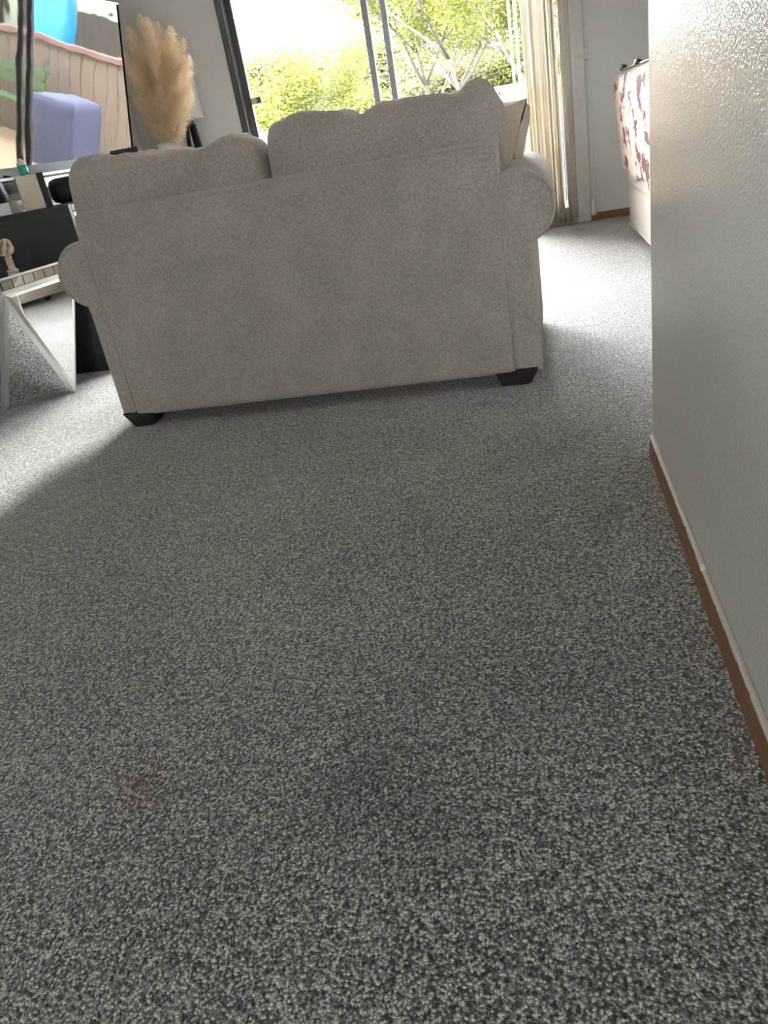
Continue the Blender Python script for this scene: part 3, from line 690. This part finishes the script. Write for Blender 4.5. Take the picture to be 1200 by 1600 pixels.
# throw: a sheet over the top of the back
prof = [(0.578, 0.355), (0.563, 0.45), (0.549, 0.56), (0.534, 0.72), (0.529, 0.81), (0.543, 0.858), (0.59, 0.880), (0.68, 0.872), (0.752, 0.80), (0.80, 0.52)]
def throw():
    bm = bmesh.new(); NY = 40; rows = []
    fine = []
    for (a, b), (c, d) in zip(prof, prof[1:]):
        for q in range(5): fine.append((a + (c - a) * q / 5, b + (d - b) * q / 5))
    fine.append(prof[-1])
    for j in range(NY + 1):
        y = 3.70 + (5.225 - 3.70) * j / NY
        row = []
        for i, (x, z) in enumerate(fine):
            wv = 0.008 * math.sin(y * 17 + z * 3) * max(0, 1 - i / 28) + 0.004 * fbm((y, z, 0), 6)
            zz = z + (0.018 * fbm((y, 0, 0), 5) + 0.012 * math.sin(y * 9) if i == 0 else 0)
            row.append(bm.verts.new((x - abs(wv) - 0.003, y, zz)))
        rows.append(row)
    for j in range(NY):
        for i in range(len(fine) - 1): bm.faces.new((rows[j][i], rows[j + 1][i], rows[j + 1][i + 1], rows[j][i + 1]))
    o = from_bm('throw_blanket', bm, HIDE, None, True)
    md = o.modifiers.new('thickness', 'SOLIDIFY'); md.thickness = 0.006; md.offset = 1
    return tag(o, 'cowhide print throw in cream and brown hanging over the sofa back', 'throw')
throw()
bl = thing('folded_blanket', 'thin black band of cloth along the top of the hide-print throw', 'cloth', (0.6, 4.6, 0.88))
tube('cloth_roll', [(0.585, 4.0, 0.889), (0.58, 4.4, 0.888), (0.575, 4.8, 0.887), (0.566, 5.1, 0.883)], 0.005, BLACK, bl, 10)
for yy in (4.50, 5.09): tube('corner_knot', [(0.58, yy - 0.03, 0.893), (0.567, yy, 0.898), (0.56, yy + 0.04, 0.886)], [0.008, 0.013, 0.008], BLACK, bl, 12)

# ------------------------------------------------------------------ outdoors
GRASS = NT('lawn_grass'); _v = GRASS.coord(); GRASS.base(GRASS.mix(GRASS.noise(_v, 3, 4), (0.03, 0.042, 0.012), (0.06, 0.07, 0.028)), 0.9); GRASS = GRASS.m
DECKM = wood('weathered_deck', (0.20, 0.14, 0.085), (0.29, 0.21, 0.13), 'X', 0.7, 0.4)
FENCEM = wood('cedar_fence', (0.085, 0.062, 0.045), (0.15, 0.11, 0.08), 'Z', 0.8, 0.3)
RAILM = wood('redwood_rail', (0.11, 0.06, 0.05), (0.15, 0.085, 0.075), 'X', 0.8, 0.3)
TARP = plain('navy_cover_cloth', (0.045, 0.052, 0.095), 0.6, 0, 0.4, 0.2, 5)
POOL = plain('bright_blue_tarp', (0.02, 0.20, 0.38), 0.4, 0, 0.5, 0.2, 3)
struct(box('ground', (-60, WALL_Y + 0.14, -0.4), (60, 90, -0.16), GRASS))
struct(box('ground_behind', (-60, -60, -0.4), (60, REAR_Y - 0.12, -0.16), GRASS))
dk = thing('deck', 'timber deck of long boards outside the glass door', 'deck', (0.5, 7.5, -0.16))
dm = None
for i in range(21):
    y = 6.08 + i * 0.142
    if dm is None:
        b0 = box('plank', (-3.2, y, -0.09), (4.2, y + 0.136, -0.06), DECKM, dk, 0.003, 1); dm = b0
    else:
        o = dm.copy(); COL.objects.link(o); o.location.y = i * 0.142
for yy in (6.2, 7.6, 8.9): box('joist', (-3.2, yy, -0.16), (4.2, yy + 0.05, -0.09), DECKM, dk)
FY = 9.16
fe = thing('deck_fence', 'brown timber board fence with a red-brown rail along the deck', 'fence', (0.5, FY, -0.16))
fm = None
for i in range(46):
    if fm is None: fm = box('board', (-3.0, FY, -0.15), (-2.858, FY + 0.02, 0.97), FENCEM, fe, 0.003, 1)
    else:
        o = fm.copy(); COL.objects.link(o); o.location.x = i * 0.155
box('rail', (-3.1, FY - 0.05, 0.955), (4.25, FY + 0.06, 1.01), RAILM, fe, 0.005)
for xx in (-3.05, -1.2, 0.6, 2.4, 4.15): box('post', (xx, FY + 0.02, -0.16), (xx + 0.09, FY + 0.11, 0.955), RAILM, fe, 0.004)
# covered garden furniture on the deck (cloth over a box form)
def covered(name, x0, x1, y0, y1, h, label):
    NX, NZ = 40, 12; v = []; f = []
    per = []
    for i in range(NX):
        t = i / NX * 4; s = int(t); q = t - s
        c = ((x0, y0), (x1, y0), (x1, y1), (x0, y1)); a, b = c[s], c[(s + 1) % 4]
        per.append((a[0] + (b[0] - a[0]) * q, a[1] + (b[1] - a[1]) * q))
    cx, cyy = (x0 + x1) / 2, (y0 + y1) / 2
    for j in range(NZ + 1):
        t = j / NZ; z = -0.06 + (h + 0.06) * min(1, t * 1.3); sh = 1.0 if t < 0.77 else 1 - (t - 0.77) / 0.23 * 0.96
        for i, (x, y) in enumerate(per):
            wv = (1 - t) * 0.03 * math.sin(i * 1.9) + 0.012 * fbm((x, y, z), 4)
            px_, py_ = cx + (x - cx) * sh * (1 + wv), cyy + (y - cyy) * sh * (1 + wv)
            v.append((px_, py_, z + (0.03 * fbm((px_, py_, 0), 3) if t > 0.76 else 0)))
    for j in range(NZ):
        for i in range(NX): f.append((j * NX + i, j * NX + (i + 1) % NX, (j + 1) * NX + (i + 1) % NX, (j + 1) * NX + i))
    f.append(tuple(NZ * NX + i for i in range(NX)))
    o = mesh(name, v, f, TARP, None, True); return tag(o, label, 'cover')
YF = 15.2
yf = thing('yard_fence', 'weathered tan board fence along the far side of the yard', 'fence', (2.0, YF, -0.16))
YFM = wood('weathered_yard_fence', (0.028, 0.022, 0.016), (0.045, 0.036, 0.026), 'Z', 0.9, 0.3)
ym = None
for i in range(56):
    if ym is None: ym = box('board', (-2.4, YF, -0.16), (-2.255, YF + 0.02, 1.02), YFM, yf, 0.003, 1)
    else:
        o = ym.copy(); COL.objects.link(o); o.location.x = i * 0.15
for zz in (0.1, 0.8): box('rail', (-2.4, YF + 0.02, zz), (6.0, YF + 0.06, zz + 0.08), YFM, yf)
covered('covered_grill', 0.0, 0.47, 7.95, 8.42, 0.62, 'navy cloth cover over garden furniture on the deck, mirrored in the television')
bt = box('pool_tarp', (3.4, 12.8, -0.16), (4.1, 13.1, 1.85), POOL, None, 0.06, 3, None, True); tag(bt, 'bright blue tarp-covered stack beyond the deck fence, mirrored in the television', 'tarp')

gbn = thing('garden_bench', 'green painted garden bench by the deck fence, mirrored in the television', 'bench', (1.5, 8.8, -0.06))
GREENP = plain('green_bench_paint', (0.03, 0.07, 0.02), 0.5)
for k in range(3): box('seat_slat', (0.95, 8.50 + k * 0.11, 0.36), (2.2, 8.59 + k * 0.11, 0.385), GREENP, gbn, 0.003)
for k in range(2): box('back_slat', (0.95, 8.86, 0.50 + k * 0.12), (2.2, 8.885, 0.59 + k * 0.12), GREENP, gbn, 0.003)
for xx in (1.0, 2.1):
    box('leg', (xx, 8.50, -0.06), (xx + 0.05, 8.55, 0.36), GREENP, gbn); box('leg', (xx, 8.885, -0.06), (xx + 0.05, 8.93, 0.72), GREENP, gbn)
    box('bracket', (xx, 8.55, 0.32), (xx + 0.05, 8.885, 0.36), GREENP, gbn)
def tree(name, x, y, h, spread, seed, leafmat, label, nleaf, lsz=0.05, trunk=0.06, lift=0.25, lean=0.0):
    rnd = random.Random(seed); root = thing(name, label, 'tree', (x, y, -0.16), 'trees in the back yard')
    bm = bmesh.new(); tips = []
    def grow(p, d, L, r, lev):
        n = 4; pts = [p]; dd = d.copy()
        for i in range(n):
            dd = (dd + Vector((rnd.uniform(-.18, .18), rnd.uniform(-.18, .18), rnd.uniform(-.05, .14)))).normalized()
            pts.append(pts[-1] + dd * L / n)
        bm_tube(bm, pts, [r * (1 - 0.5 * i / n) for i in range(n + 1)], 6 if lev < 2 else 4)
        if lev >= 2: tips.extend(pts[1:])
        if lev == 4: return
        for k in range(3 if lev else 5):
            q = pts[rnd.choice((2, 3, 4))] if lev else pts[rnd.choice((2, 3, 3, 4, 4))]
            a = rnd.uniform(0, 2 * math.pi); o_ = Vector((math.cos(a), math.sin(a), rnd.uniform(-0.1, 0.6))) * spread
            grow(q, (dd * 0.6 + o_).normalized(), L * rnd.uniform(0.55, 0.8), r * 0.5, lev + 1)
    grow(Vector((x, y, -0.16)), Vector((lean, 0, 1)).normalized(), h * lift * 2, trunk, 0)
    from_bm('trunk', bm, BARK, root, True)
    v = []; f = []
    for i in range(nleaf):
        t = rnd.choice(tips); p = t + Vector((rnd.gauss(0, .11), rnd.gauss(0, .11), rnd.gauss(0, .11))) * (lsz / 0.05)
        a = Vector((rnd.gauss(0, 1), rnd.gauss(0, 1), rnd.gauss(0, .6))).normalized(); b = a.orthogonal().normalized()
        s = lsz * rnd.uniform(0.5, 1.1); k = len(v)
        v += [p, p + a * s * 0.5 + b * s * 0.3, p + a * s, p + a * s * 0.5 - b * s * 0.3]; f.append((k, k + 1, k + 2, k + 3))
    o = mesh('foliage', v, f, leafmat, root); o['kind'] = 'stuff'
    return root
TREES = [
 (-3.0, 11.5, 2.6, 0.9, 11, 0, 'rounded lime green young tree, lowest of the yard trees', 26000, 0.05, 0.045, 0.20),
 (-1.35, 14.5, 4.6, 0.6, 12, 1, 'slim tree with yellow-green leaves just past the door mullions', 15000, 0.065, 0.055, 0.22),
 (-0.85, 13.2, 4.4, 0.7, 13, 0, 'thin forked tree filling the middle of the sliding door pane', 22000, 0.055, 0.055, 0.2),
 (0.35, 12.2, 4.2, 0.8, 14, 0, 'bright leafy tree seen right beside the bunched blind', 22000, 0.055, 0.06, 0.2),
 (-2.9, 17.2, 2.5, 0.95, 31, 1, 'low dense bush half hidden by the door mullions', 34000, 0.09, 0.06, 0.13),
 (-1.2, 16.8, 3.2, 0.95, 32, 2, 'low dense bush behind the thin forked tree', 34000, 0.09, 0.06, 0.13),
 (0.4, 16.6, 3.2, 0.95, 33, 1, 'low dense bush behind the bright leafy tree', 34000, 0.09, 0.06, 0.13),
 (-5.4, 22.0, 3.4, 0.9, 15, 2, 'hazy distant tree behind the rounded lime green one', 16000, 0.09, 0.07, 0.2),
 (-2.5, 19.5, 3.8, 0.9, 16, 2, 'pale bushy tree behind the slim yellow-green one', 36000, 0.11, 0.09, 0.16),
 (-0.2, 19.0, 7.6, 0.9, 17, 2, 'pale bushy tree far behind the thin forked one', 36000, 0.11, 0.1, 0.16),
 (2.0, 18.0, 10.0, 0.9, 18, 1, 'tall tree hidden for the most part by the blind', 36000, 0.17, 0.1, 0.16),
 (5.0, 17.5, 10.0, 0.9, 19, 1, 'broad tree standing beyond the blue tarp', 36000, 0.17, 0.1, 0.16),
 (-0.8, 25.5, 11.0, 0.9, 21, 2, 'far dense tree closing the view in the middle of the pane', 36000, 0.24, 0.1, 0.14),
 (1.9, 25.0, 12.0, 0.9, 22, 2, 'far dense tree closing the view beside the blind', 36000, 0.24, 0.1, 0.14),
 (4.9, 25.0, 12.0, 0.9, 23, 2, 'far dense tree at the end of the yard past the tarp', 30000, 0.24, 0.1, 0.14),
 (8.5, 18.0, 10.0, 0.9, 20, 1, 'outermost broad tree past the blue tarp', 30000, 0.17, 0.1, 0.16),
]
for (x, y, h, s_, sd, lm, lab, nl, lz, tr, lf) in TREES: tree('garden_tree', x, y, h, s_, sd, LEAF[lm], lab, nl, lz, tr, lf)

# the gadget on the cushion
_rx, _z = top_pt(198, 236, YC); _z = max(v.co.z for v in LEFT_C.data.vertices if abs(v.co.x - _rx) < 0.05 and abs(v.co.y - YB - 0.2) < 0.03) - 0.009
MRm = Matrix.Translation((_rx + 1.285, 0, 0)) @ zrot(25, (-1.285, YB + 0.2, 0))
box('remote_body', (-1.33, YB + 0.185, _z), (-1.24, YB + 0.215, _z + 0.016), BLACK, rm, 0.004, 2, MRm)
for i in range(4): box('button', (-1.32 + i * 0.018, YB + 0.194, _z + 0.0155), (-1.31 + i * 0.018, YB + 0.204, _z + 0.018), SILVER, rm, 0, 1, MRm)
